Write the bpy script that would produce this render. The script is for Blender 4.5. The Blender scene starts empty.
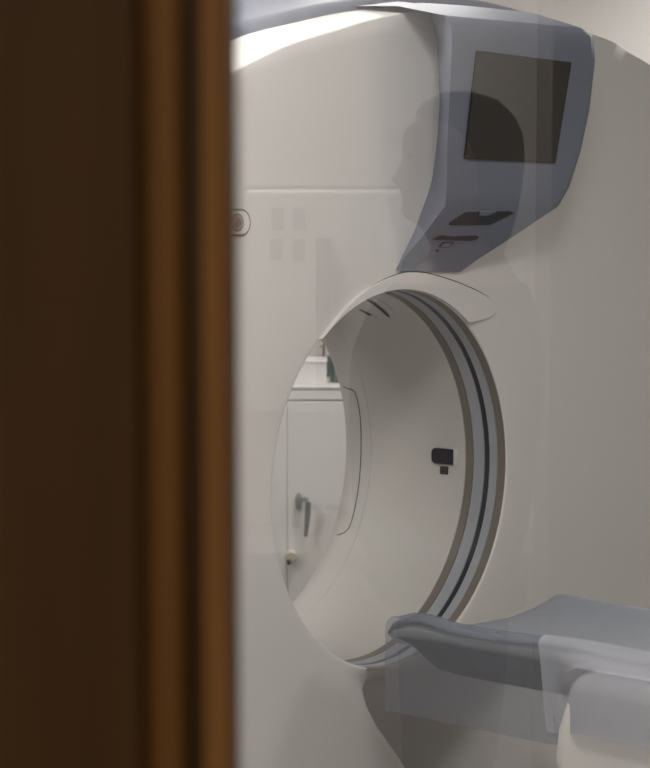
import bpy, bmesh, math, random
from mathutils import Vector, Matrix
C = bpy.context.scene.collection
S = bpy.context.scene
PI = math.pi
R = math.radians
CAMZ = 1.52
GZ = CAMZ - 0.5165            # bore centre height
GX, GY, GROT = 0.1587, 3.9848, 0.87001537

# ------------------------------------------------------------ camera, world, light, exposure
cd = bpy.data.cameras.new('camera'); cam = bpy.data.objects.new('camera', cd); C.objects.link(cam)
cam.location = (0, 0, CAMZ); cam.rotation_euler = (PI/2 - 0.0788276, 0, 0)
cd.sensor_fit = 'HORIZONTAL'; cd.sensor_width = 36; cd.lens = 1900/650*36
cd.clip_start = .05
cd.dof.use_dof = True; cd.dof.focus_distance = 3.95; cd.dof.aperture_fstop = 7.3
S.camera = cam
w = bpy.data.worlds.new('world'); S.world = w; w.use_nodes = True
w.node_tree.nodes['Background'].inputs[0].default_value = (.8, .85, 1, 1)
w.node_tree.nodes['Background'].inputs[1].default_value = 0.15
S.view_settings.view_transform = 'Standard'; S.view_settings.look = 'None'
S.view_settings.gamma = 1; S.view_settings.use_curve_mapping = False
S.view_settings.exposure = 0.0

def area(name, loc, sx, sy, power, col=(1, .97, .945), rot=(0, 0, 0)):
    l = bpy.data.lights.new(name, 'AREA'); l.shape = 'RECTANGLE'; l.size = sx; l.size_y = sy
    l.energy = power; l.color = col
    o = bpy.data.objects.new(name, l); C.objects.link(o); o.location = loc; o.rotation_euler = rot
    return o
CEIL = 2.7
LAMPS = [(0.3, 2.1, .6, .6, 29), (-.45, 3.45, .6, .6, 11), (-1.9, 3.6, .6, .6, 29), (1.8, 6.1, .6, .6, 34), (.2, 5.35, .6, .6, 17), (2.7, 3.1, .6, .6, 15)]  # panels out of view; the one near the cabinet is added to brighten it
for (x, y, sx, sy, p) in LAMPS:
    area('ceiling_lamp_light', (x, y, CEIL - .035), sx - .06, sy - .06, p)
CLAMPS = [(-.35, -2.45, .6, .6, 31), (-2.3, -.6, .6, .6, 44)]  # the one by the left wall is added to brighten the wooden frame
for (x, y, sx, sy, p) in CLAMPS:
    area('control_room_lamp_light', (x, y, CEIL - .035), sx - .06, sy - .06, p, (1, .95, .90))

# ------------------------------------------------------------ materials
def mat(name, col, rough=.5, metal=0, spec=.5, noise=0, nscale=8, bump=0, bscale=200, coat=0, stretch=None, col2=None):
    m = bpy.data.materials.new(name); m.use_nodes = True
    nt = m.node_tree; b = nt.nodes['Principled BSDF']
    b.inputs['Base Color'].default_value = (*col, 1); b.inputs['Roughness'].default_value = rough
    b.inputs['Metallic'].default_value = metal; b.inputs['Specular IOR Level'].default_value = spec
    b.inputs['Coat Weight'].default_value = coat
    tc = nt.nodes.new('ShaderNodeTexCoord'); mp = nt.nodes.new('ShaderNodeMapping')
    nt.links.new(tc.outputs['Object'], mp.inputs[0])
    if stretch: mp.inputs['Scale'].default_value = stretch
    if noise or col2:
        n = nt.nodes.new('ShaderNodeTexNoise'); n.inputs['Scale'].default_value = nscale; n.inputs['Detail'].default_value = 4
        nt.links.new(mp.outputs[0], n.inputs['Vector'])
        r = nt.nodes.new('ShaderNodeValToRGB')
        c2 = col2 or tuple(c*(1-noise) for c in col)
        r.color_ramp.elements[0].color = (*c2, 1); r.color_ramp.elements[0].position = .3
        r.color_ramp.elements[1].color = (*col, 1); r.color_ramp.elements[1].position = .7
        nt.links.new(n.outputs[0], r.inputs[0]); nt.links.new(r.outputs[0], b.inputs['Base Color'])
    if bump:
        n2 = nt.nodes.new('ShaderNodeTexNoise'); n2.inputs['Scale'].default_value = bscale
        nt.links.new(mp.outputs[0], n2.inputs['Vector'])
        bp = nt.nodes.new('ShaderNodeBump'); bp.inputs['Strength'].default_value = bump; bp.inputs['Distance'].default_value = .002
        nt.links.new(n2.outputs[0], bp.inputs['Height']); nt.links.new(bp.outputs[0], b.inputs['Normal'])
    return m
def glow(name, col, s):
    m = mat(name, col); b = m.node_tree.nodes['Principled BSDF']
    b.inputs['Emission Color'].default_value = (*col, 1); b.inputs['Emission Strength'].default_value = s
    return m
M = dict(
    white=mat('moulded_white', (.74, .715, .69), .58, noise=.02, nscale=3, bump=.05, bscale=400),
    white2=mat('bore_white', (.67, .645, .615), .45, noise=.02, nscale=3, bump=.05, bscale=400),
    blue=mat('blue_grey_plastic', (.185, .205, .262), .55, noise=.04, nscale=4, bump=.08, bscale=500),
    bluering=mat('pale_blue_ring', (.44, .455, .49), .4, noise=.04),
    brown=mat('taupe_ring', (.235, .21, .18), .4, noise=.06),
    gap=mat('dark_ring', (.035, .042, .055), .25),
    seam=mat('seam_rubber', (.03, .03, .035), .6),
    screen=mat('screen_glass', (.030, .025, .021), .22, spec=.4, noise=.05),
    slot=mat('slot_black', (.03, .032, .04), .4),
    button=mat('button_grey', (.42, .38, .35), .5, noise=.03),
    red=mat('emblem_red', (.30, .12, .08), .5),
    lens=mat('sensor_lens', (.02, .02, .03), .15),
    mattress=mat('grey_vinyl', (.235, .25, .285), .5, noise=.08, nscale=10, bump=.15, bscale=60),
    wall=mat('painted_wall', (.55, .52, .495), .8, noise=.03, nscale=2, bump=.1, bscale=150),
    cwall=mat('control_room_wall', (.80, .77, .75), .8, noise=.03, nscale=2),
    floor=mat('vinyl_floor', (.22, .21, .20), .4, noise=.12, nscale=20),
    ceiling=mat('ceiling_tiles', (.75, .74, .72), .9, noise=.04, nscale=30),
    cabinet=mat('cabinet_laminate', (.86, .85, .82), .4, noise=.02),
    counter=mat('worktop_laminate', (.74, .73, .70), .35, noise=.03),
    steel=mat('brushed_steel', (.34, .36, .37), .3, metal=.8, noise=.1, nscale=30),
    box=mat('white_card', (.80, .77, .76), .6, noise=.02),
    cream=mat('cream_plastic', (.62, .58, .46), .5),
    leaf=mat('leaf_green', (.12, .13, .05), .5, noise=.3),
    soil=mat('brown_stem', (.14, .09, .05), .8),
    wood=mat('brown_wood', (.072, .034, .0085), .55, spec=.12, nscale=3, stretch=(9, 9, .6), col2=(.055, .025, .006)),
    woodl=mat('light_brown_wood', (.20, .086, .020), .55, spec=.12, nscale=3, stretch=(9, 9, .6), col2=(.14, .058, .014)),
    woodb=mat('orange_brown_wood', (.29, .132, .036), .55, spec=.12, nscale=3, stretch=(9, 9, .6), col2=(.19, .085, .022)),
    under=mat('shade_grey_underside', (.065, .065, .075), .6, noise=.05),  # shade below the cradle put into a dark colour
    labelg=mat('dark_label', (.09, .085, .08), .5),
    skin=mat('skin', (.45, .28, .20), .55), hair=mat('black_hair', (.012, .01, .01), .5, bump=.4, bscale=60),
    cloth=mat('dark_tunic', (.02, .021, .026), .8, noise=.1), trouser=mat('dark_trousers', (.02, .02, .025), .85, noise=.1),
    shoe=mat('black_shoe', (.015, .015, .015), .5), tablet=mat('grey_clipboard', (.12, .12, .12), .6), paper=mat('paper', (.7, .7, .68), .8),
    desk=mat('grey_desk', (.42, .40, .39), .5, noise=.04), doorp=mat('beige_door', (.08, .072, .066), .5, noise=.04),
    board=mat('white_board', (.86, .85, .85), .4), metalg=mat('grey_metal', (.25, .24, .235), .5, metal=.1),
    pink=mat('print_pink', (.50, .36, .35), .7, noise=.3, nscale=30), greyp=mat('print_grey', (.42, .42, .42), .7, noise=.3, nscale=30),
    lamp=glow('lamp_diffuser', (1, .96, .9), 2.2), lampf=mat('lamp_frame', (.8, .8, .8), .4),
    greenglass=mat('green_tinted_plastic', (.17, .23, .22), .25, noise=.2, nscale=12),
    greendark=mat('dark_green_edge', (.05, .08, .065), .4),
)
# window pane: clear glass, transmits straight through and mirrors by Fresnel
g = bpy.data.materials.new('window_glass'); g.use_nodes = True; nt = g.node_tree; nt.nodes.clear()
o = nt.nodes.new('ShaderNodeOutputMaterial'); mx = nt.nodes.new('ShaderNodeMixShader'); fr = nt.nodes.new('ShaderNodeFresnel'); fr.inputs[0].default_value = 1.62
tr = nt.nodes.new('ShaderNodeBsdfTransparent'); tr.inputs[0].default_value = (.985, .99, .985, 1)
gl = nt.nodes.new('ShaderNodeBsdfGlossy'); gl.inputs['Roughness'].default_value = 0.0
for a, b in ((fr.outputs[0], mx.inputs[0]), (tr.outputs[0], mx.inputs[1]), (gl.outputs[0], mx.inputs[2]), (mx.outputs[0], o.inputs[0])): nt.links.new(a, b)
M['glass'] = g
# translucent plastic sheet
g = bpy.data.materials.new('clear_plastic_sheet'); g.use_nodes = True; nt = g.node_tree; nt.nodes.clear()
o = nt.nodes.new('ShaderNodeOutputMaterial'); mx = nt.nodes.new('ShaderNodeMixShader'); mx.inputs[0].default_value = .48
tr = nt.nodes.new('ShaderNodeBsdfTransparent'); tr.inputs[0].default_value = (.93, .95, 1, 1)
pr = nt.nodes.new('ShaderNodeBsdfPrincipled'); pr.inputs['Base Color'].default_value = (.23, .245, .275, 1); pr.inputs['Roughness'].default_value = .35
no = nt.nodes.new('ShaderNodeTexNoise'); no.inputs['Scale'].default_value = 6
tc = nt.nodes.new('ShaderNodeTexCoord'); bp = nt.nodes.new('ShaderNodeBump'); bp.inputs['Strength'].default_value = .3; bp.inputs['Distance'].default_value = .01
nt.links.new(tc.outputs['Object'], no.inputs['Vector']); nt.links.new(no.outputs[0], bp.inputs['Height']); nt.links.new(bp.outputs[0], pr.inputs['Normal'])
for a, b in ((tr.outputs[0], mx.inputs[1]), (pr.outputs[0], mx.inputs[2]), (mx.outputs[0], o.inputs[0])): nt.links.new(a, b)
M['plastic'] = g
g2 = g.copy(); g2.node_tree.nodes['Principled BSDF'].inputs['Base Color'].default_value = (.52, .53, .58, 1); g2.node_tree.nodes['Mix Shader'].inputs[0].default_value = .55; g2.name = 'milky_plastic_sheet'; M['plastic2'] = g2

# ------------------------------------------------------------ helpers
def mesh(name, vs, fs, m, parent=None, smooth=None, loc=None, solid=None, bevel=None, sub=0):
    me = bpy.data.meshes.new(name); me.from_pydata([tuple(v) for v in vs], [], fs)
    bm = bmesh.new(); bm.from_mesh(me); bmesh.ops.remove_doubles(bm, verts=bm.verts, dist=1e-6)
    bmesh.ops.recalc_face_normals(bm, faces=bm.faces)
    bm.to_mesh(me); bm.free()
    if smooth:
        for p in me.polygons: p.use_smooth = True
        me.set_sharp_from_angle(angle=R(smooth))
    o = bpy.data.objects.new(name, me); C.objects.link(o); me.materials.append(m)
    if parent: o.parent = parent
    if loc: o.location = loc
    if solid:
        s = o.modifiers.new('s', 'SOLIDIFY'); s.thickness = solid; s.offset = 0
    if bevel:
        b = o.modifiers.new('b', 'BEVEL'); b.width = bevel; b.segments = 4; b.limit_method = 'ANGLE'; b.angle_limit = R(35)
    if sub:
        b = o.modifiers.new('u', 'SUBSURF'); b.levels = sub; b.render_levels = sub
    return o
def thing(name, label, cat, loc=(0, 0, 0), rz=0, group=None):
    o = bpy.data.objects.new(name, None); C.objects.link(o); o.location = loc; o.rotation_euler = (0, 0, rz)
    o['label'] = label; o['category'] = cat
    if group: o['group'] = group
    return o
def tag(o, label, cat, group=None):
    o['label'] = label; o['category'] = cat
    if group: o['group'] = group
    return o
def struct(o): o['kind'] = 'structure'; return o
def boxvf(x0, x1, y0, y1, z0, z1):
    vs = [(x, y, z) for x in (x0, x1) for y in (y0, y1) for z in (z0, z1)]
    fs = [(0, 1, 3, 2), (4, 6, 7, 5), (0, 4, 5, 1), (2, 3, 7, 6), (0, 2, 6, 4), (1, 5, 7, 3)]
    return vs, fs
def box(name, x0, x1, y0, y1, z0, z1, m, parent=None, bevel=None):
    vs, fs = boxvf(x0, x1, y0, y1, z0, z1)
    return mesh(name, vs, fs, m, parent, smooth=40 if bevel else None, bevel=bevel)
def boxes(name, L, m, parent=None, bevel=None):
    V, F = [], []
    for b in L:
        vs, fs = boxvf(*b); n = len(V); V += vs; F += [tuple(i+n for i in f) for f in fs]
    me = mesh(name, V, F, m, parent, bevel=bevel); return me
def grid(rows, closed=False, flip=False):
    V = [p for r in rows for p in r]; n = len(rows[0]); F = []
    for i in range(len(rows)-1):
        for j in range(n if closed else n-1):
            a, b = i*n+j, i*n+(j+1) % n
            F.append((a, b, b+n, a+n))
    return V, F
def tube(path, r, seg=12, cap=True):
    rows = []
    P = [Vector(p) for p in path]
    up = Vector((0, 0, 1))
    for i, p in enumerate(P):
        d = (P[min(i+1, len(P)-1)] - P[max(i-1, 0)]).normalized()
        a = d.cross(up if abs(d.z) < .9 else Vector((1, 0, 0))).normalized(); b = d.cross(a)
        rr = r[i] if isinstance(r, (list, tuple)) else r
        rows.append([p + rr*(math.cos(t)*a + math.sin(t)*b) for t in [2*PI*k/seg for k in range(seg)]])
    V, F = grid(rows, True)
    if cap:
        F.append(tuple(range(seg))); F.append(tuple(len(V)-seg+k for k in range(seg)))
    return V, F
def lathe(prof, seg=32, c=(0, 0, 0)):
    rows = [[(c[0]+r*math.cos(2*PI*k/seg), c[1]+r*math.sin(2*PI*k/seg), c[2]+z) for k in range(seg)] for r, z in prof]
    V, F = grid(rows, True); F.append(tuple(range(seg))); F.append(tuple(len(V)-seg+k for k in range(seg)))
    return V, F
def catmull(P, n=10, closed=False):
    out = []; N = len(P)
    for i in range(N if closed else N-1):
        g4 = [P[(i+k) % N] if closed else P[min(max(i+k, 0), N-1)] for k in (-1, 0, 1, 2)]
        for j in range(n):
            t = j/n
            out.append(tuple(.5*((2*b)+(-a+c)*t+(2*a-5*b+4*c-d)*t*t+(-a+3*b-3*c+d)*t**3) for a, b, c, d in zip(*g4)))
    if not closed: out.append(tuple(P[-1]))
    return out
def lerp(a, b, t): return a+(b-a)*t
def sstep(a, b, x):
    t = min(max((x-a)/(b-a), 0), 1); return t*t*(3-2*t)
def prism(pts, d0, d1, axis='y'):
    """2D polygon (x,z) extruded between y=d0 and y=d1"""
    n = len(pts)
    V = [(p[0], d0, p[1]) for p in pts] + [(p[0], d1, p[1]) for p in pts]
    F = [tuple(range(n)), tuple(range(2*n-1, n-1, -1))] + [(i, (i+1) % n, n+(i+1) % n, n+i) for i in range(n)]
    return V, F

# ------------------------------------------------------------ rooms
X0, X1, Y1 = -3.4, 4.2, 6.9
YP = 1.10                      # glazing plane
struct(box('floor', X0-.1, X1+.1, -3.0, Y1+.1, -.1, 0, M['floor']))
struct(box('ceiling', X0-.1, X1+.1, -3.0, Y1+.1, CEIL, CEIL+.1, M['ceiling']))
struct(box('wall_back', X0, X1, Y1, Y1+.1, 0, CEIL, M['wall']))
struct(box('wall_left', X0-.1, X0, -2.9, Y1+.1, 0, CEIL, M['wall']))
struct(box('wall_right', X1, X1+.1, -2.9, Y1+.1, 0, CEIL, M['wall']))
struct(box('wall_rear', X0, X1, -3.0, -2.9, 0, CEIL, M['cwall']))
WX0, WX1, WZ0, WZ1 = -.31, 1.75, .85, 2.15
struct(boxes('wall_front', [(X0, WX0, YP-.06, YP+.10, 0, CEIL), (WX1, X1, YP-.06, YP+.10, 0, CEIL),
    (WX0, WX1, YP-.06, YP+.10, 0, WZ0), (WX0, WX1, YP-.06, YP+.10, WZ1, CEIL)], M['cwall']))
struct(box('baseboard_back', X0, X1, Y1-.015, Y1, 0, .1, M['desk']))
# window_1: wooden frame and pane
wf = box('window_1', -.31, -.0975, YP-.10, YP+.12, WZ0-.08, WZ1+.08, M['wood'], bevel=.003); struct(wf)
def part(nm, *a, **k): return box(nm, *a, **k)
part('window_bead', -.0974, -.0752, YP-.092, YP+.08, WZ0, WZ1, M['woodl'], parent=wf, bevel=.005)
part('glazing_groove', -.0751, -.0650, YP-.084, YP+.05, WZ0, WZ1, M['wood'], parent=wf)
part('glazing_bead', -.0649, -.0498, YP-.088, YP-.006, WZ0, WZ1, M['woodb'], parent=wf, bevel=.003)
part('window_head', -.1035, WX1+.08, YP-.10, YP+.12, WZ1+.0005, WZ1+.08, M['wood'], parent=wf, bevel=.004)
part('window_sill', -.1035, WX1+.08, YP-.12, YP+.12, WZ0-.08, WZ0-.0005, M['wood'], parent=wf, bevel=.004)
part('window_jamb', WX1-.12, WX1+.08, YP-.10, YP+.12, WZ0, WZ1, M['wood'], parent=wf, bevel=.004)
part('window_pane', -.0649, WX1-.12, YP-.003, YP+.003, WZ0, WZ1, M['glass'], parent=wf)

# ceiling lamps
def ceil_lamp(x, y, sx, sy, label, group):
    t = thing('ceiling_light', label, 'ceiling light', (x, y, CEIL), 0, group)
    f = .02
    boxes('frame', [(-sx/2, sx/2, -sy/2, -sy/2+f, -.03, 0), (-sx/2, sx/2, sy/2-f, sy/2, -.03, 0), (-sx/2, -sx/2+f, -sy/2+f, sy/2-f, -.03, 0), (sx/2-f, sx/2, -sy/2+f, sy/2-f, -.03, 0)], M['lampf'], t)
    box('diffuser', -sx/2+f, sx/2-f, -sy/2+f, sy/2-f, -.026, -.004, M['lamp'], t)
    return t
ll = ['square ceiling light panel nearest the control room window', 'square ceiling light panel above the left edge of the scanner', 'square ceiling light panel near the left wall',
      'square ceiling light panel behind the right side of the scanner', 'added unseen ceiling light panel above the rear of the scanner, brightening the white cabinet', 'square ceiling light panel above the foot of the patient table']
for (x, y, sx, sy, p), lb in zip(LAMPS, ll): ceil_lamp(x, y, sx, sy, lb, 'scanner room ceiling lights')
for (x, y, sx, sy, p) in CLAMPS: ceil_lamp(x, y, sx, sy, 'square ceiling light panel in the control room', None) if 0 else tag(ceil_lamp(x, y, sx, sy, '', None), 'square ceiling light panel in the control room '+('above the noticeboard' if x > -1 else 'near its left wall, added unseen to brighten the window frame'), 'ceiling light')

# ------------------------------------------------------------ scanner gantry (local: x across the face, -y out of the face, z up; bore centre at z=GZ)
ct = thing('ct_scanner', 'large white scanner gantry with round bore and blue-grey display console', 'ct scanner', (GX, GY, 0), GROT)
# outline of the covers (relative to bore centre) at depth .1
OUT = [(-.98, -.98), (-1.02, -.5), (-1.02, 0), (-.95, .36), (-.80, .62), (-.62, .79), (-.405, .892), (-.206, .945), (-.014, .985), (.23, 1.012), (.5, 1.018), (.794, .994), (.909, .968), (1.053, .928),
       (1.25, .82), (1.42, .62), (1.52, .3), (1.55, 0), (1.53, -.5), (1.48, -.98)]
outl = catmull(OUT, 8)
poly = outl + [(1.2, -.98), (.8, -.98), (.4, -.98), (0, -.98), (-.4, -.98), (-.8, -.98)]
def rad(phi):
    dx, dz = math.cos(phi), math.sin(phi); best = 0
    n = len(poly)
    for i in range(n):
        ax, az = poly[i]; bx, bz = poly[(i+1) % n]
        ex, ez = bx-ax, bz-az; den = dx*ez-dz*ex
        if abs(den) < 1e-9: continue
        t = (ax*ez-az*ex)/den; s = (ax*dz-az*dx)/den
        if t > 0 and -1e-6 <= s <= 1+1e-6: best = max(best, t)
    return best
NS = 576
PH = [2*PI*k/NS for k in range(NS)]
RO = [rad(p) for p in PH]
def pt(phi, r, out): return (r*math.cos(phi), -out, GZ + r*math.sin(phi))
def ring_rows(stations):
    """stations: list of (fn(k)->radius, out)"""
    return [[pt(PH[k], fn(k), o(k) if callable(o) else o) for k in range(NS)] for fn, o in stations]
const = lambda r: (lambda k: r)
def off(d): return lambda k: RO[k]+d
def mixr(t, d=-.05): return lambda k: lerp(.54, RO[k]+d, t)
# front cover: rim lip, soft funnel, flat face, rounded shoulder
def xleft(z):      # left edge of the recess under the bore
    P = [(-.36, -.218), (-.41, -.165), (-.468, -.10), (-.54, -.035), (-.624, .041), (-.8, .17), (-1, .30)]
    for (z0, a), (z1, b) in zip(P, P[1:]):
        if z1 <= z <= z0: return lerp(a, b, (z0-z)/(z0-z1))
    return P[0][1]
def recess(k, r):
    x, z = r*math.cos(PH[k]), r*math.sin(PH[k])
    if z > -.36: return 0
    xl = xleft(z)
    return (.27*sstep(-.375, -.56, z)+.6*max(0, -z-.46))*sstep(-.03, .14, x-xl)*sstep(.62, .45, x) if x > xl-.03 else 0
st = [(const(.409), -.012), (const(.400), -.0082), (const(.4010), -.0062), (const(.403), -.0046), (const(.407), -.0038), (const(.417), -.0031), (const(.43), -.0024), (const(.45), -.0014), (const(.48), -.0008), (const(.51), 0), (const(.54), 0)]
st += [(mixr(t/46), 0) for t in range(1, 46)]
def shw(k): return lerp(.030, .015, sstep(-.45, .15, RO[k]*math.cos(PH[k])))
def sh(f, e=0): return lambda k: RO[k]-shw(k)*f+e
st += [(sh(1), 0), (sh(.95), -.0008), (sh(.89), -.003), (sh(.84), -.0065), (sh(.79), -.012), (sh(.5), -.046), (sh(.21), -.080), (sh(.10), -.092), (sh(.02), -.101)]
st += [(off(0), -.105), (off(-.03), -.106)]
rows = []
for fn, o in st:
    rows.append([pt(PH[k], fn(k), o - (recess(k, fn(k)) if o > -.05 else 0)) for k in range(NS)])
V, F = grid(rows, True)
mesh('front_cover', V, F, M['white'], ct, smooth=50)
# dark seam between cover and shell
V, F = grid(ring_rows([(off(-.03), -.1035), (off(-.004), -.1045), (off(-.004), -.110), (off(-.03), -.111)]), True)
mesh('cover_seam', V, F, M['seam'], ct, smooth=50)
# blue shell behind
def dl(k):
    x = RO[k]*math.cos(PH[k])
    return (.026 + .012*sstep(0, .35, x))*(1-sstep(.62, .95, x))
def blu2(f, e=0): return lambda k: RO[k]+dl(k)+e+f*.075*sstep(.55, .05, RO[k]*math.cos(PH[k]))*sstep(.2, .8, math.sin(PH[k]))
def blu(f, e=0): return lambda k: RO[k]+dl(k)*f+e
V, F = grid(ring_rows([(off(-.03), -.112), (off(-.006), -.1115), (off(-.001), -.114), (blu(.25), -.1165), (blu(.6), -.120), (blu(.85), -.126), (blu(.97), -.136), (blu(1), -.150), (blu2(.15), -.19), (blu2(.45), -.23), (blu2(.75), -.28), (blu2(.95), -.34), (blu2(1), -.40), (blu2(.9), -.6), (blu2(.6, -.02), -.68), (blu2(.5, -.08), -.72)]), True)
mesh('side_shell', V, F, M['blue'], ct, smooth=60)
# small join line in the shell top
px = [.50, .505]
V, F = [], []
# rear cover with flared bore
rs = [(const(.400), -.40)]
for a in range(0, 91, 10): rs.append((const(.400+.09*(1-math.cos(R(a)))), -.435-.09*math.sin(R(a))))
rs += [(const(.62), -.54), (const(.74), -.58), (lambda k: lerp(.74, RO[k]-.1, .5), -.65), (off(-.16), -.72), (off(-.10), -.722)]
V, F = grid(ring_rows(rs), True)
mesh('rear_cover', V, F, M['white2'], ct, smooth=50)
# tunnel lining and trim rings
def cyl_strip(name, o0, o1, m, r=.400, parent=ct):
    V, F = grid(ring_rows([(const(r+.006), o0), (const(r), o0-.001), (const(r), (o0+o1)/2), (const(r), o1+.001), (const(r+.006), o1)]), True)
    return mesh(name, V, F, m, parent, smooth=40)
cyl_strip('trim_ring', -.0084, -.0292, M['brown'])
cyl_strip('blue_ring', -.0294, -.0530, M['bluering'])
cyl_strip('dark_ring', -.0530, -.0665, M['gap'], .4012)
cyl_strip('blue_ring', -.0665, -.0975, M['bluering'])
cyl_strip('trim_ring', -.0978, -.1190, M['brown'])
cyl_strip('bore_liner', -.1193, -.4005, M['white2'])
# things set into the bore wall
def curved_patch(name, outline, m, lift, parent, thick=.001):
    """outline in (angle deg, out) drawn on the bore wall"""
    n = len(outline); r0 = .400-lift
    cx = sum(a for a, o in outline)/n; co = sum(o for a, o in outline)/n
    rows = []
    for s in (1, .66, .33, .02):
        rows.append([pt(R(cx+(a-cx)*s), r0, co+(o-co)*s) for a, o in outline])
    rows.insert(0, [pt(R(a), .4005, o) for a, o in outline])
    V, F = grid(rows, True)
    return mesh(name, V, F, m, parent, smooth=50)
def rrect(x0, x1, y0, y1, rx, ry, n=6, corners=(1, 1, 1, 1)):
    P = []
    for ci, (cx, cy, a0) in enumerate(((x1-rx, y1-ry, 0), (x0+rx, y1-ry, 90), (x0+rx, y0+ry, 180), (x1-rx, y0+ry, 270))):
        for k in range(n+1):
            a = R(a0+90*k/n)
            if corners[ci]: P.append((cx+rx*math.cos(a), cy+ry*math.sin(a)))
            elif k == 0: P.append((x1 if ci in (0, 3) else x0, y1 if ci in (0, 1) else y0))
    return P
# sensor: black window with rounded far end, pale cap at the near end
curved_patch('sensor_cap', rrect(-2.9, 2.9, -.172, -.1425, 1.0, .006), M['white'], .004, ct)
sw = curved_patch('sensor_window', rrect(-2.75, 2.6, -.2145, -.1515, 1.6, .014, corners=(0, 0, 1, 1)), M['lens'], .0055, ct)
lb = curved_patch('warning_label', rrect(-6.2, -3.5, -.1915, -.168, .4, .002), M['seam'], .0012, ct)
curved_patch('label_face', rrect(-5.8, -3.9, -.1885, -.171, .3, .001), M['labelg'], .0018, lb)
curved_patch('label_mark', rrect(-5.3, -4.4, -.185, -.1745, .3, .001), M['seam'], .0023, lb)
# oval laser port panel with two slots, high on the far side
ov = [(63.3+9.5*math.cos(t), -.228+.052*math.sin(t)) for t in [2*PI*k/40 for k in range(40)]]
lp = curved_patch('laser_port', ov, M['white2'], .002, ct)
def slot_line(name, a0, o0, a1, o1, wd, m, lift, parent):
    n = 12; rows = []
    for s in (-1, 0, 1):
        row = []
        for k in range(n+1):
            t = k/n; taper = math.sqrt(max(0, 1-(2*t-1)**4))*.9+.1
            row.append(pt(R(lerp(a0, a1, t)), .400-lift, lerp(o0, o1, t)+s*wd/2*taper))
        rows.append(row)
    V, F = grid(rows); return mesh(name, V, F, m, parent)
slot_line('laser_slot', 70.5, -.204, 55.8, -.205, .011, M['slot'], .0035, lp)
slot_line('laser_slot', 61.0, -.268, 56.5, -.257, .012, M['slot'], .0035, lp)
# access panel outline on the far end of the bore
def curve_seam(name, P, wd, r, m, parent):
    V, F = [], []
    P3 = [Vector(pt(R(a), r, o)) for a, o in P]
    V, F = tube(P3, wd/2, 6)
    return mesh(name, V, F, m, parent, smooth=60)
seamP = [(21.4, -.470), (21.2, -.450), (20.8, -.436), (18.6, -.4285), (10, -.428), (0, -.431), (-12, -.430), (-24, -.428), (-28.5, -.431), (-30.5, -.445), (-31, -.462)]
def flare(o):
    if o > -.435: return .400
    s = min(1, (-.435-o)/.09); return .400+.09*(1-math.sqrt(1-s*s))
P3 = [Vector(pt(R(a), flare(o)-.0002, o)) for a, o in catmull(seamP, 5)]
V, F = tube(P3, .0011, 6); mesh('access_panel_seam', V, F, M['seam'], ct, smooth=60)
# visor: crescent plate over the opening
outer = catmull([(-.262, .3075), (-.183, .367), (-.103, .408), (-.003, .4335), (.07, .434), (.137, .4235), (.215, .406), (.285, .386), (.318, .372), (.337, .360), (.341, .347), (.331, .337), (.307, .3295), (.272, .3255), (.246, .3225)], 8)
def innerpt(i, n):
    x, z = outer[i]; a = math.atan2(z, x); rr = min(.401, math.hypot(x, z)-.002)
    return (rr*math.cos(a), rr*math.sin(a))
n = len(outer)
arc = [(.4008*math.cos(R(a)), .4008*math.sin(R(a))) for a in range(54, 129, 2)]
pp = outer + arc
V = [(x, -.0052, GZ+z) for x, z in pp] + [(x, .0078, GZ+z) for x, z in pp]; n = len(pp)
F = [tuple(range(n)), tuple(range(2*n-1, n-1, -1))] + [(i, (i+1) % n, n+(i+1) % n, n+i) for i in range(n)]
mesh('bore_visor', V, F, M['white'], ct, smooth=35, bevel=.0018)
# shadow in the gap above the visor, laid on as a dark strip
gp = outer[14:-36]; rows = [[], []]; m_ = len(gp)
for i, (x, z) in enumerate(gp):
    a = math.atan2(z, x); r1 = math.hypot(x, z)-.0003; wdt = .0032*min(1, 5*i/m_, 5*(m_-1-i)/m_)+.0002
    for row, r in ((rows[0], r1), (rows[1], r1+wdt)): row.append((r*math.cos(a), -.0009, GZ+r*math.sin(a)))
V, F = grid(rows); mesh('visor_gap_shade', V, F, M['seam'], ct)
# base plinth
vs, fs = prism([(-.95, 0), (1.45, 0), (1.45, GZ-.97), (-.95, GZ-.97)], .03, .70)
mesh('base_plinth', vs, fs, M['blue'], ct)

# ------------------------------------------------------------ display console
def L(x, o, z): return (x, -o, GZ+z)
# key lines from top to bottom: left edge on the cover, left ridge, right ridge, right edge on the cover
secs = [  # z_left, x_left, | ridge-left x,o,z | ridge-right x,o,z | right x,z
    ((.098, -.03, 1.003), (-.012, .120, .958), (.475, .135, .972), (.62, -.03, 1.010)),
    ((.104, -.006, .982), (-.026, .147, .938), (.487, .158, .952), (.62, -.006, .985)),
    ((.122, 0, .927), (-.030, .152, .900), (.500, .156, .900), (.63, 0, .927)),
    ((.134, 0, .801), (-.018, .138, .800), (.506, .139, .793), (.62, 0, .801)),
    ((.125, 0, .715), (-.008, .125, .700), (.488, .128, .700), (.59, 0, .715)),
    ((.107, 0, .631), (.006, .113, .600), (.460, .118, .622), (.55, 0, .62)),
    ((.092, 0, .600), (.018, .102, .575), (.428, .110, .578), (.50, 0, .58)),
    ((.048, 0, .525), (.010, .048, .510), (.315, .060, .507), (.36, 0, .50)),
    ((.010, 0, .475), (-.005, .014, .468), (.243, .022, .460), (.26, 0, .455)),
    ((-.016, 0, .441), (-.008, .004, .440), (.203, .006, .434), (.205, 0, .434)),
]
rows = []
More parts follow.
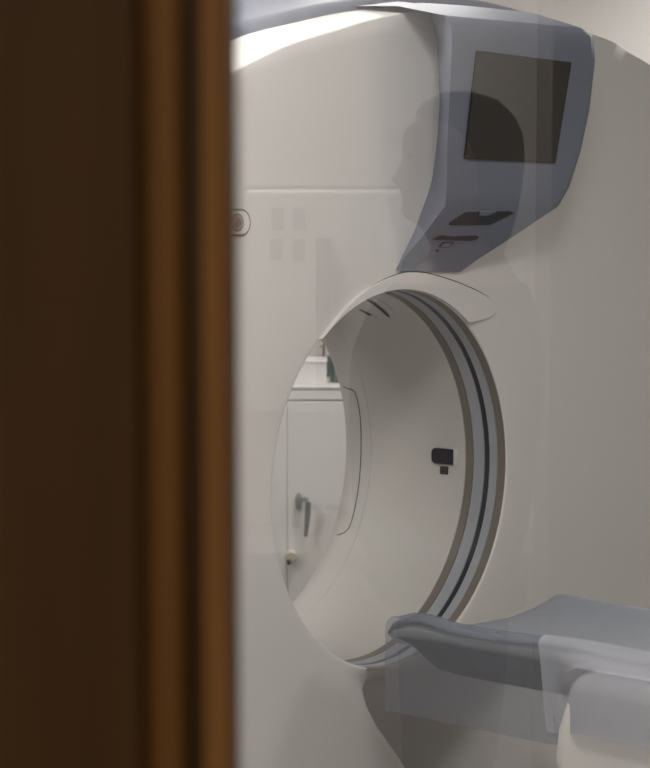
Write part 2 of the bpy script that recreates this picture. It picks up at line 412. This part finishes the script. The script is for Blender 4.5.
for a, b, c, d in secs:
    mids = []
    row = [L(*(a[0], a[1]-.02, a[2]))]
    row.append(L(*a))
    for t in (.5,): row.append(L(*[lerp(a[i], b[i], t) for i in range(3)]))
    for t in (.93, 1.0): row.append(L(*[lerp(a[i], b[i], t) for i in range(3)]))
    for t in (.03, .25, .5, .75, .97): row.append(L(*[lerp(b[i], c[i], t) for i in range(3)]))
    for t in (0, .06, .5, 1): row.append(L(*[lerp(c[i], d[i], t) for i in range(3)]))
    row.append(L(*(d[0], d[1]-.02, d[2])))
    rows.append(row)
V, F = grid(rows)
nr = len(rows[0])
console = mesh('display_console', V, F, M['blue'], ct, smooth=55)
# top lid closing the console to the shell
lid0 = rows[0]; 
def zout(x):
    T = [(-.206, .940), (-.014, .975), (.23, 1.006), (.5, 1.012), (.794, .990)]
    for (a, p), (b, q) in zip(T, T[1:]):
        if a <= x <= b: return lerp(p, q, (x-a)/(b-a))
lid1 = [(x, .150, GZ+zout(x)+.022) for x, y, z in rows[0]]
mids = [(x, lerp(y, .150, .45), lerp(z, GZ+zout(x)+.022, .62)+.004) for x, y, z in rows[0]]
V, F = grid([rows[0], mids, lid1]); mesh('console_lid', V, F, M['blue'], console, smooth=50)
# screen on the front panel: bilinear between ridges
def panel(x, z, lift=0):
    # front panel plane from its ridges
    t = (z-.60)/(.90-.60); return L(x, lerp(.1135, .1535, t)+lift, z)
def panel_rect(name, x0, x1, z0, z1, m, parent, lift, thick=.004, r=.004, slant=0):
    P = rrect(x0, x1, z0, z1, r, r, 4)
    P = [(x-slant*(z1-z)/(z1-z0)*(x-x0)/(x1-x0), z) for x, z in P]
    V = [panel(x, z, lift) for x, z in P] + [panel(x, z, lift-thick) for x, z in P]; n = len(P)
    F = [tuple(range(n)), tuple(range(2*n-1, n-1, -1))] + [(i, (i+1) % n, n+(i+1) % n, n+i) for i in range(n)]
    return mesh(name, V, F, m, parent)
panel_rect('screen', .052, .405, .671, .890, M['screen'], console, .004, slant=.016)
# lower face features: plane through the lower rows
pa, pb, pc = Vector((.018, .102, .575)), Vector((.412, .110, .578)), Vector((.010, .048, .510))
def low(u, v, lift=0):
    """u 0..1 from the left ridge to the right, v 0..1 down from the panel edge to the next station"""
    i = 0 if v <= 1 else 1
    A = [secs[6], secs[7], secs[8]]
    s0, s1 = A[i], A[i+1]; t = v-i
    l = Vector([lerp(s0[1][k], s1[1][k], t) for k in range(3)]); r = Vector([lerp(s0[2][k], s1[2][k], t) for k in range(3)])
    p = l.lerp(r, u); return L(p.x, p.y+lift*.7, p.z-lift*.7)
def low_patch(name, P, m, parent, lift=.003):
    V = [low(u, v, lift) for u, v in P] + [low(u, v, -.004) for u, v in P]; n = len(P)
    F = [tuple(range(n)), tuple(range(2*n-1, n-1, -1))] + [(i, (i+1) % n, n+(i+1) % n, n+i) for i in range(n)]
    return mesh(name, V, F, m, parent)
s1 = low_patch('grip_recess', [(.22, .20), (.60, .16), (.66, .20), (.57, .58), (.17, .60), (.15, .52)], M['slot'], console, .002)
low_patch('grip_lip', [(.32, .15), (.35, .27), (.43, .27), (.47, .15)], M['blue'], s1, .004)
low_patch('card_slot', catmull([(.13, 1.07), (.19, .93), (.32, .97), (.50, .93), (.60, .95), (.61, 1.06), (.54, 1.12), (.34, 1.11), (.17, 1.10)], 4, True), M['slot'], console, .002)
low_patch('console_symbol', rrect(.28, .41, 1.22, 1.45, .02, .05, 4), M['seam'], console, .0022)
low_patch('console_symbol_face', rrect(.295, .395, 1.25, 1.42, .02, .05, 4), M['blue'], console, .0027)
low_patch('indicator_light', [(.315+.014*math.cos(t), 1.62+.04*math.sin(t)) for t in [2*PI*k/12 for k in range(12)]], M['slot'], console, .003)

# ------------------------------------------------------------ emergency button pod at the left of the face
def face_prism(name, P, o0, o1, m, parent, bev=None):
    V = [L(x, o1, z) for x, z in P] + [L(x, o0, z) for x, z in P]; n = len(P)
    F = [tuple(range(n)), tuple(range(2*n-1, n-1, -1))] + [(i, (i+1) % n, n+(i+1) % n, n+i) for i in range(n)]
    return mesh(name, V, F, m, parent, smooth=40, bevel=bev)
bz = face_prism('button_bezel', rrect(-.62, -.468, .512, .564, .026, .026, 8), -.002, .0025, M['brown'], ct)
bp_ = face_prism('button_plate', rrect(-.616, -.473, .516, .560, .022, .022, 8), .0, .0045, M['white'], bz)
cc = (-.508, .538)
face_prism('button_disc', [(cc[0]+.017*math.cos(t), cc[1]+.017*math.sin(t)) for t in [2*PI*k/28 for k in range(28)]], .003, .0060, M['brown'], bz)
face_prism('button_face', [(cc[0]+.0145*math.cos(t), cc[1]+.0145*math.sin(t)) for t in [2*PI*k/28 for k in range(28)]], .003, .0072, M['button'], bz)
for k, (a, b) in enumerate((((-.008, -.008), (-.002, .009)), ((-.002, -.009), (.004, .008)), ((.004, -.006), (.009, .004)))):
    dx, dz = b[0]-a[0], b[1]-a[1]; l = math.hypot(dx, dz); nx, nz = -dz/l*.0012, dx/l*.0012
    face_prism('button_symbol', [(cc[0]+a[0]+nx, cc[1]+a[1]+nz), (cc[0]+b[0]+nx, cc[1]+b[1]+nz), (cc[0]+b[0]-nx, cc[1]+b[1]-nz), (cc[0]+a[0]-nx, cc[1]+a[1]-nz)], .006, .0078, M['red'], bz)

# ------------------------------------------------------------ patient table (same axes)
tb = thing('patient_table', 'long narrow patient table with grey cushioned cradle and white base', 'patient table', (GX, GY, 0), GROT)
def tend(x): return .150 + .10*sstep(-.22, .22, x) - .012*math.cos(x/.22*PI/2)
outsec = [(-.212, -.246), (-.222, -.248), (-.228, -.256), (-.226, -.268), (-.208, -.285), (-.17, -.305), (-.1, -.325), (0, -.335), (.1, -.325), (.17, -.305), (.208, -.285), (.226, -.268), (.228, -.256), (.222, -.248), (.212, -.246)]
insec = [(.200, -.252), (.16, -.285), (.08, -.305), (0, -.310), (-.08, -.305), (-.16, -.285), (-.200, -.252)]
sec = outsec + insec
rows = []
TL = 1.95
for k in range(0, 25):
    t = k/24
    sc = 1 if k else .9
    rows.append([L(x*(sc*.02+.98), lerp(tend(x), TL, t**1.6)+(0 if k else -.006), lerp(z, -.262, .35*(k == 0)) - (.012 if x > .05 else .010*sstep(.215, .15, lerp(tend(x), TL, t**1.6)))*(z > -.3)) for x, z in sec])
V, F = grid(rows, True); F.append(tuple(range(len(sec)))); F.append(tuple(len(V)-len(sec)+k for k in range(len(sec))))
cr = mesh('cradle', V, F, M['white'], tb, smooth=40)
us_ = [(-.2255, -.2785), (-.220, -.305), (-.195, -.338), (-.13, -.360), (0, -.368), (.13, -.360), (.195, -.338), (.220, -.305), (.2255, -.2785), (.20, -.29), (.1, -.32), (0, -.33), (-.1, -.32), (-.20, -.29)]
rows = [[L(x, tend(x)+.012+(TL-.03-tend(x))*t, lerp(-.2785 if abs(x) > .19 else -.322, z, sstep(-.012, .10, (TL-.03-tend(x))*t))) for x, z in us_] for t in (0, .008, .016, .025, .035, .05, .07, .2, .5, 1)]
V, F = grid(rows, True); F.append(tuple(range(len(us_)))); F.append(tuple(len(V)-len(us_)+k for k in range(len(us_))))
mesh('cradle_underside_shade', V, F, M['under'], tb, smooth=40)  # dark body along the cradle, painting in the shade beneath it
# cushion: thin pad lying in the cradle, rolled over both lips
rnd = random.Random(3)
ins = [(-.2300, -.2475), (-.2285, -.243), (-.220, -.240), (-.205, -.240), (-.185, -.252), (-.15, -.268), (-.08, -.282), (0, -.286), (.08, -.282), (.14, -.266), (.185, -.246), (.205, -.236), (.220, -.236), (.229, -.246), (.231, -.262)]
rows = []
NB = 60
for k in range(NB+1):
    u = (k/NB)**1.3; row = []
    for x, z in ins:
        o = lerp(tend(x)+.002, TL-.02, u)
        near = sstep(-.12, -.22, x) if x < -.12 else 0
        far = sstep(.1, .2, x)
        dz = near*(.007*math.exp(-((o-.235)/.05)**2) - .004*math.exp(-((o-.36)/.08)**2)+.003*math.sin(o*13)) + far*(.004*math.sin(o*7+1)-.013) - near*.016*sstep(.215, .15, o)
        if k == 0: dz -= .012*(1-far*.4)
        row.append(L(x, o, z+dz))
    rows.append(row)
V, F = grid(rows); mesh('cushion', V, F, M['mattress'], tb, smooth=70, solid=.006)
# base cover: rounded white body under the cradle
P = [(.575, -.45), (.585, -.38), (.618, -.272), (2.0, -.272), (2.0, -.52), (1.8, -.62), (1.0, -.62), (.75, -.56), (.62, -.50)]
V, F = [], []
n = len(P)
V = [(-.30, -o, GZ+z) for o, z in P] + [(.30, -o, GZ+z) for o, z in P]
F = [tuple(range(n)), tuple(range(2*n-1, n-1, -1))] + [(i, (i+1) % n, n+(i+1) % n, n+i) for i in range(n)]
mesh('base_cover', V, F, M['white'], tb, smooth=40, bevel=.028)
P = [(1.0, -.60), (1.7, -.60), (1.85, -GZ), (.9, -GZ)]; n = 4
V = [(-.18, -o, GZ+z) for o, z in P] + [(.18, -o, GZ+z) for o, z in P]
F = [tuple(range(n)), tuple(range(2*n-1, n-1, -1))] + [(i, (i+1) % n, n+(i+1) % n, n+i) for i in range(n)]
mesh('pedestal', V, F, M['white'], tb, smooth=40, bevel=.02)

# plastic sheet hanging over the near side of the table, with one pleat
ps = []
prof = [(-.17, -.252), (-.195, -.237), (-.215, -.2305), (-.230, -.234), (-.2375, -.246), (-.2385, -.27), (-.2392, -.31), (-.2400, -.35), (-.2408, -.39), (-.2412, -.425)]
def sheet(us, lift, m, label, over_base):
    rows = []
    for i, u in enumerate(us):
        rows.append([])
        for j, (x, z) in enumerate(prof):
            s = max(0, (j-4)/5); top = j < 5
            uu = u + (.022*s if i in ((len(us)-1, len(us)-2) if not over_base else (0, 1)) else 0)
            zz = z + (.020*s if over_base else 0) + top*(.003*math.sin(u*13)+.007*math.exp(-((u-.235)/.05)**2)-.013*sstep(.215, .149, u)) + lift
            w_ = sstep(.55, .64, u)*over_base
            xx = x - lift*(j > 2) - .003*math.sin(u*17+1)*s - w_*(.072*sstep(4.5, 6, j))
            zz += w_*(.012*(j == 5)+.045*(j == 6)+.055*(j == 7)+.045*(j == 8)+.03*(j == 9))
            rows[-1].append(L(xx, uu, zz))
    V, F = grid(rows); o = mesh('plastic_sheet', V, F, m, None, smooth=60)
    o.location = (GX, GY, 0); o.rotation_euler = (0, 0, GROT)
    return tag(o, label, 'plastic sheet', 'plastic sheets over the patient table')
sheet([.149, .165, .18, .2, .22, .25, .28, .32, .36, .40, .44, .48, .52, .542], 0, M['plastic'], 'translucent plastic sheet hanging over the end of the table nearest the bore', 0)
sheet([.512, .53, .55, .575, .60, .64, .7, .8, .9, 1.0, 1.15, 1.3, 1.5, 1.75], .003, M['plastic2'], 'translucent plastic sheet draped over the white base of the table', 1)

# ------------------------------------------------------------ far side of the room, seen through the bore
cx0, cx1, cy0, cy1 = -.55, .62, 6.15, 6.75
cz = CAMZ - (383-234)/1900*6.15
cb = thing('cabinet', 'white cabinet with steel lever handle seen through the scanner bore', 'cabinet', (0, 0, 0))
def Xp(px, y): return (px-325)/1900*y
def Zp(py, y): return CAMZ-(py-234)/1900*y
cb.location = (0, cy0, 0)
zt = Zp(386, cy0); zs = Zp(401, cy0)
box('body', cx0, cx1, .02, cy1-cy0, .08, zt-.012, M['cabinet'], cb)
box('toe_kick', cx0+.02, cx1-.02, .06, cy1-cy0, 0, .08, M['desk'], cb)
xs = Xp(287, cy0)
dr = box('drawer', cx0+.002, cx1-.002, 0, .019, zs+.003, zt-.0122, M['cabinet'], cb, bevel=.002)
d1 = box('door', xs+.0006, cx1-.002, 0, .019, .085, zs-.002, M['cabinet'], cb, bevel=.002)
d2 = box('door', cx0+.002, xs-.0006, 0, .019, .085, zs-.002, M['cabinet'], cb, bevel=.002)
hx, hz = Xp(298.5, cy0), Zp(503, cy0)
V, F = tube([(hx, 0, hz), (hx, -.012, hz), (hx, -.03, hz)], [.013, .013, .010], 20)
V = [(x, y, hz+(z-hz)*2.3) for x, y, z in V]
hd = mesh('handle', V, F, M['steel'], d1, smooth=40)
hx2 = Xp(307.5, cy0)
V, F = tube([(hx, -.028, Zp(499, cy0)), (hx2, -.045, Zp(499, cy0)), (hx2+.002, -.052, Zp(501, cy0)), (hx2, -.05, Zp(515, cy0)), (hx2-.006, -.045, Zp(536, cy0))], [.007, .008, .010, .010, .006], 12)
mesh('lever', V, F, M['steel'], hd, smooth=50)
V, F = tube([(Xp(290.5, cy0), 0, Zp(558, cy0)), (Xp(290.5, cy0), -.03, Zp(558, cy0))], [.019, .016], 16)
lk = mesh('lock', V, F, M['cream'], d1, smooth=40)
V, F = tube([(Xp(288.5, cy0), -.03, Zp(562, cy0)), (Xp(288.5, cy0), -.04, Zp(564, cy0))], [.008, .006], 10)
mesh('keyhole', V, F, M['slot'], lk, smooth=40)
wt = box('worktop', cx0-.02, cx1+.02, cy0-.003, cy1+.0, zt-.012+.0005, zt, M['counter'], bevel=.004)
tag(wt, 'white worktop on the cabinet behind the scanner', 'worktop')
# carton on the worktop
yb = cy0+.06
bxw = thing('carton', 'white cardboard box standing on the worktop', 'box', (0, yb, zt))
x0, x1 = Xp(285, yb), Xp(326.5, yb); hb = Zp(361, yb)-zt
box('body', x0, x1, 0, .20, 0.0005, hb, M['box'], bxw, bevel=.002)
box('lid', x0-.003, x1+.002, -.003, .203, hb-.006, hb+.002, M['box'], bxw, bevel=.002)
# green tinted bin / jar to the right of it
yj = cy0+.16
jr = thing('storage_jar', 'grey-green plastic jar on the worktop to the right of the white box', 'jar', (Xp(342, yj), yj, zt))
V, F = lathe([(.036, .001), (.040, .006), (.040, .15), (.036, .165), (.026, .175), (.026, .19)], 28)
mesh('body', V, F, M['greenglass'], jr, smooth=40)
V, F = lathe([(.029, .188), (.030, .19), (.030, .21), (.027, .213)], 24)
mesh('lid', V, F, M['greendark'], jr, smooth=40)
sp = thing('potted_plant', 'small thin-stemmed plant behind the white box', 'plant', (Xp(323.5, cy0+.40), cy0+.40, zt))
V, F = lathe([(.030, .001), (.034, .004), (.040, .07), (.036, .07), (.034, .06)], 24)
mesh('pot', V, F, M['greendark'], sp, smooth=40)
V, F = tube([(0, 0, .055), (.002, 0, .12), (-.003, .002, .19), (.0, 0, .26)], [.004, .0035, .003, .002], 8)
mesh('stem', V, F, M['soil'], sp, smooth=60)
V, F = [], []
rl = random.Random(5)
for k in range(26):
    a = rl.uniform(0, 2*PI); h = rl.uniform(.10, .27); ln = rl.uniform(.025, .042); tz = rl.uniform(-.01, .02); wd = ln*.22
    b = Vector((0, 0, h)); d = Vector((math.cos(a), math.sin(a), 0)); s = Vector((-d.y, d.x, 0))
    q = [b, b+d*ln*.5+s*wd+Vector((0, 0, tz)), b+d*ln+Vector((0, 0, tz*.3)), b+d*ln*.5-s*wd+Vector((0, 0, tz))]
    n0 = len(V); V += q; F.append((n0, n0+1, n0+2, n0+3))
mesh('foliage', V, F, M['leaf'], sp, solid=.0006)

# ------------------------------------------------------------ control room behind the camera (mirrored in the pane)
YR = -2.9
PY = 2*YP - YR                        # mirrored distance of the rear wall
def rx(px, d=PY): return (px-325)/1900*d
def rz(py, d=PY): return CAMZ-(py-234)/1900*d
tag(box('noticeboard', rx(243), rx(452), YR+.001, YR+.03, rz(412), rz(190), M['board'], bevel=.012), 'white noticeboard on the control room wall', 'noticeboard')
tr_ = box('wall_rail', rx(225), rx(452), YR+.001, YR+.012, rz(189), rz(186), M['metalg']); tag(tr_, 'thin grey rail above the noticeboard', 'rail')
for (a, b, c, d, m, lbx) in ((272, 284, 208, 230, 'pink', 'pinkish print in the upper row, outer end'), (293, 306, 208, 230, 'greyp', 'grey print in the upper row, beside the pink print'), (270, 283, 239, 260, 'pink', 'pinkish print in the lower row'), (293, 305, 239, 261, 'greyp', 'dark grey print in the lower row')):
    tag(box('pinned_print', rx(a), rx(b), YR+.0305, YR+.032, rz(d), rz(c), M[m]), lbx+' of the noticeboard', 'print', 'prints pinned to the noticeboard')
tag(box('wall_duct', rx(316), rx(330), YR+.0305, YR+.08, rz(385), rz(238), M['metalg']), 'narrow grey vertical duct beside the pinned prints', 'duct')
dk = thing('desk', 'long grey desk along the control room wall', 'desk', (0, YR, 0))
box('desk_top', -1.6, 1.6, .01, .42, .70, .73, M['desk'], dk, bevel=.004)
for x in (-1.55, 1.5): box('desk_side', x, x+.03, .02, .40, 0, .6995, M['desk'], dk)
struct(box('door_1', 1.7, 2.6, YR+.0, YR+.045, 0, 2.05, M['doorp'], bevel=.003))
tag(box('locker', rx(517), rx(517)+.9, YR+.43, YR+.75, 0, 2.2, M['doorp'], bevel=.004), 'tall dark taupe locker in the control room beside the desk', 'locker')

# person standing in the control room, in profile, seen only as a dark reflection
PX, PYY = .235, -1.30
pe = thing('person', 'person in dark tunic standing in profile with arms lowered', 'person', (PX, PYY, 0))
V, F = [], []
def add(vf):
    n0 = len(V); V.extend(vf[0]); F.extend([tuple(i+n0 for i in f) for f in vf[1]])
def loft(secs_, seg=24):
    """secs: (z, front x (towards -x), back x, half width, squareness)"""
    rows = []
    for z, f, b, wd, nose in secs_:
        c = (f+b)/2 + .2*(b-f)*0; row = []
        for k in range(seg):
            t = 2*PI*k/seg; ct_, st_ = math.cos(t), math.sin(t)
            x = c + (b-c)*ct_ if ct_ > 0 else c + (c-f)*ct_
            y = wd*st_
            if ct_ < -.75 and nose: x += nose*(abs(st_)/.66)*.9
            row.append((x, y, z))
        rows.append(row)
    v, f_ = grid(rows, True); f_.append(tuple(range(seg))); f_.append(tuple(len(v)-seg+k for k in range(seg)))
    return v, f_
# head profile (facing -x); local x measured from head centre
head = [(1.46, -.035, .085, .060, 0), (1.50, -.042, .080, .058, 0), (1.535, -.060, .075, .058, 0), (1.545, -.082, .074, .055, 0), (1.556, -.094, .075, .056, 0), (1.566, -.096, .078, .060, 0), (1.574, -.089, .082, .063, .002),
        (1.582, -.096, .085, .065, .006), (1.589, -.091, .087, .066, .004), (1.596, -.099, .088, .067, .007), (1.604, -.095, .09, .068, .004), (1.611, -.108, .092, .070, .018), (1.620, -.116, .094, .071, .028), (1.630, -.108, .096, .073, .022),
        (1.645, -.099, .099, .074, .014), (1.660, -.092, .101, .075, .006), (1.675, -.095, .103, .076, .002), (1.695, -.094, .102, .077, 0), (1.715, -.086, .098, .074, 0), (1.735, -.070, .088, .066, 0), (1.752, -.047, .068, .050, 0), (1.764, -.015, .035, .025, 0)]
add(loft(head))
body = [(.90, -.16, .11, .17, 0), (.98, -.17, .13, .175, 0), (1.08, -.175, .145, .17, 0), (1.20, -.18, .155, .175, 0), (1.30, -.175, .155, .19, 0), (1.38, -.145, .145, .19, 0), (1.43, -.10, .125, .16, 0), (1.47, -.055, .10, .085, 0), (1.50, -.035, .088, .058, 0)]
torso = loft(body)
def limb(P, r, seg=14): return tube(P, r, seg)
# arms: upper arms down, forearms forward (towards -x)
hands = []
bodyV, bodyF = V, F
for s in (-1, 1):
    add(limb([(.015, s*.185, 1.39), (.02, s*.215, 1.30), (.02, s*.225, 1.12), (-.0, s*.225, 1.06), (-.09, s*.20, .99), (-.165, s*.16, .95)], [.045, .048, .042, .040, .034, .026]))
    dv = Vector((0, s*.06, -.155))
    add(limb([Vector(p)+Vector((.05, 0, 0))+dv for p in ((-.215, s*.10, 1.10), (-.235, s*.09, 1.105), (-.275, s*.075, 1.115))], [.025, .03, .026]))
    for q in range(4):
        l = (.055, .064, .060, .047)[q]; zz = 1.135-.018*q
        add(limb([Vector(p)+Vector((.05, 0, 0))+dv for p in ((-.265, s*.08, zz), (-.265-l*.5, s*.07, zz-.004), (-.265-l*.75, s*(.058), zz-.014), (-.265-l*.7, s*.045, zz-.022))], [.009, .0085, .008, .007], 8))
    add(limb([Vector(p)+Vector((.05, 0, 0))+dv for p in ((-.235, s*.075, 1.125), (-.255, s*.055, 1.15), (-.285, s*.045, 1.155))], [.011, .009, .008], 8))
for s in (-1, 1):
    add(limb([(.0, s*.09, .95), (.0, s*.10, .75), (-.01, s*.10, .50), (.01, s*.10, .30), (.02, s*.10, .08)], [.09, .085, .06, .052, .04]))
add(torso)
def remeshed(name, V, F, m, parent, vox):
    me = bpy.data.meshes.new(name); me.from_pydata([tuple(v) for v in V], [], F)
    bm = bmesh.new(); bm.from_mesh(me); bmesh.ops.recalc_face_normals(bm, faces=bm.faces); bm.to_mesh(me); bm.free()
    o = bpy.data.objects.new(name, me); C.objects.link(o)
    r = o.modifiers.new('r', 'REMESH'); r.mode = 'VOXEL'; r.voxel_size = vox; r.use_smooth_shade = True
    me.materials.append(m); o.parent = parent
    return o
remeshed('body', V, F, M['skin'], pe, .006)
# clothes
V, F = [], []
gar = [(z, f-.012, b+.012, wd+.012, 0) for z, f, b, wd, _ in body[:-2]]
add(loft([(.84, -.135, .145, .185, 0)] + gar[0:]))
for s in (-1, 1):
    add(limb([(.015, s*.175, 1.385), (.02, s*.215, 1.32), (.02, s*.225, 1.12), (-.0, s*.225, 1.06), (-.09, s*.20, .99), (-.15, s*.168, .957)], [.060, .062, .056, .052, .046, .040]))
remeshed('tunic', V, F, M['cloth'], pe, .010)
V, F = [], []
for s in (-1, 1):
    add(limb([(.0, s*.088, .93), (.0, s*.10, .75), (-.01, s*.10, .50), (.01, s*.10, .30), (.015, s*.10, .06)], [.102, .098, .078, .074, .068]))
remeshed('trousers', V, F, M['trouser'], pe, .010)
for s in (-1, 1):
    rows = []
    for (x, h, wd) in ((.075, .05, .03), (.06, .09, .04), (0, .09, .044), (-.06, .065, .048), (-.13, .05, .048), (-.175, .035, .03)):
        rows.append([(x, s*.10+wd*math.cos(t), max(.002, h*.5+h*.5*math.sin(t))) for t in [2*PI*k/14 for k in range(14)]])
    v, f = grid(rows, True); f.append(tuple(range(14))); f.append(tuple(len(v)-14+k for k in range(14)))
    mesh('shoe', v, f, M['shoe'], pe, smooth=60)
# hair: cap over skull
hair = [(1.49, .05, .095, .05, 0), (1.53, .04, .110, .066, 0), (1.58, .03, .122, .076, 0), (1.64, .015, .130, .083, 0), (1.68, -.01, .130, .086, 0), (1.705, -.045, .126, .085, 0), (1.727, -.070, .116, .082, 0), (1.745, -.068, .102, .075, 0), (1.764, -.058, .080, .057, 0), (1.777, -.02, .04, .028, 0)]
V, F = loft(hair); mesh('hair', V, F, M['hair'], pe, smooth=80)
for s in (-1, 1):
    V, F = lathe([(.001, 0), (.016, .002), (.018, .010), (.008, .012)], 16)
    V = [(.012+x, s*(.074+z), 1.635+y*1.5) for x, y, z in V]; mesh('ear', V, F, M['skin'], pe, smooth=70)
    V, F = lathe([(.001, -.008), (.008, -.005), (.010, 0), (.008, .005), (.001, .008)], 12)
    V = [(-.079+x, s*.030+y, 1.66+z) for x, y, z in V]; mesh('eye', V, F, M['slot'], pe, smooth=70)
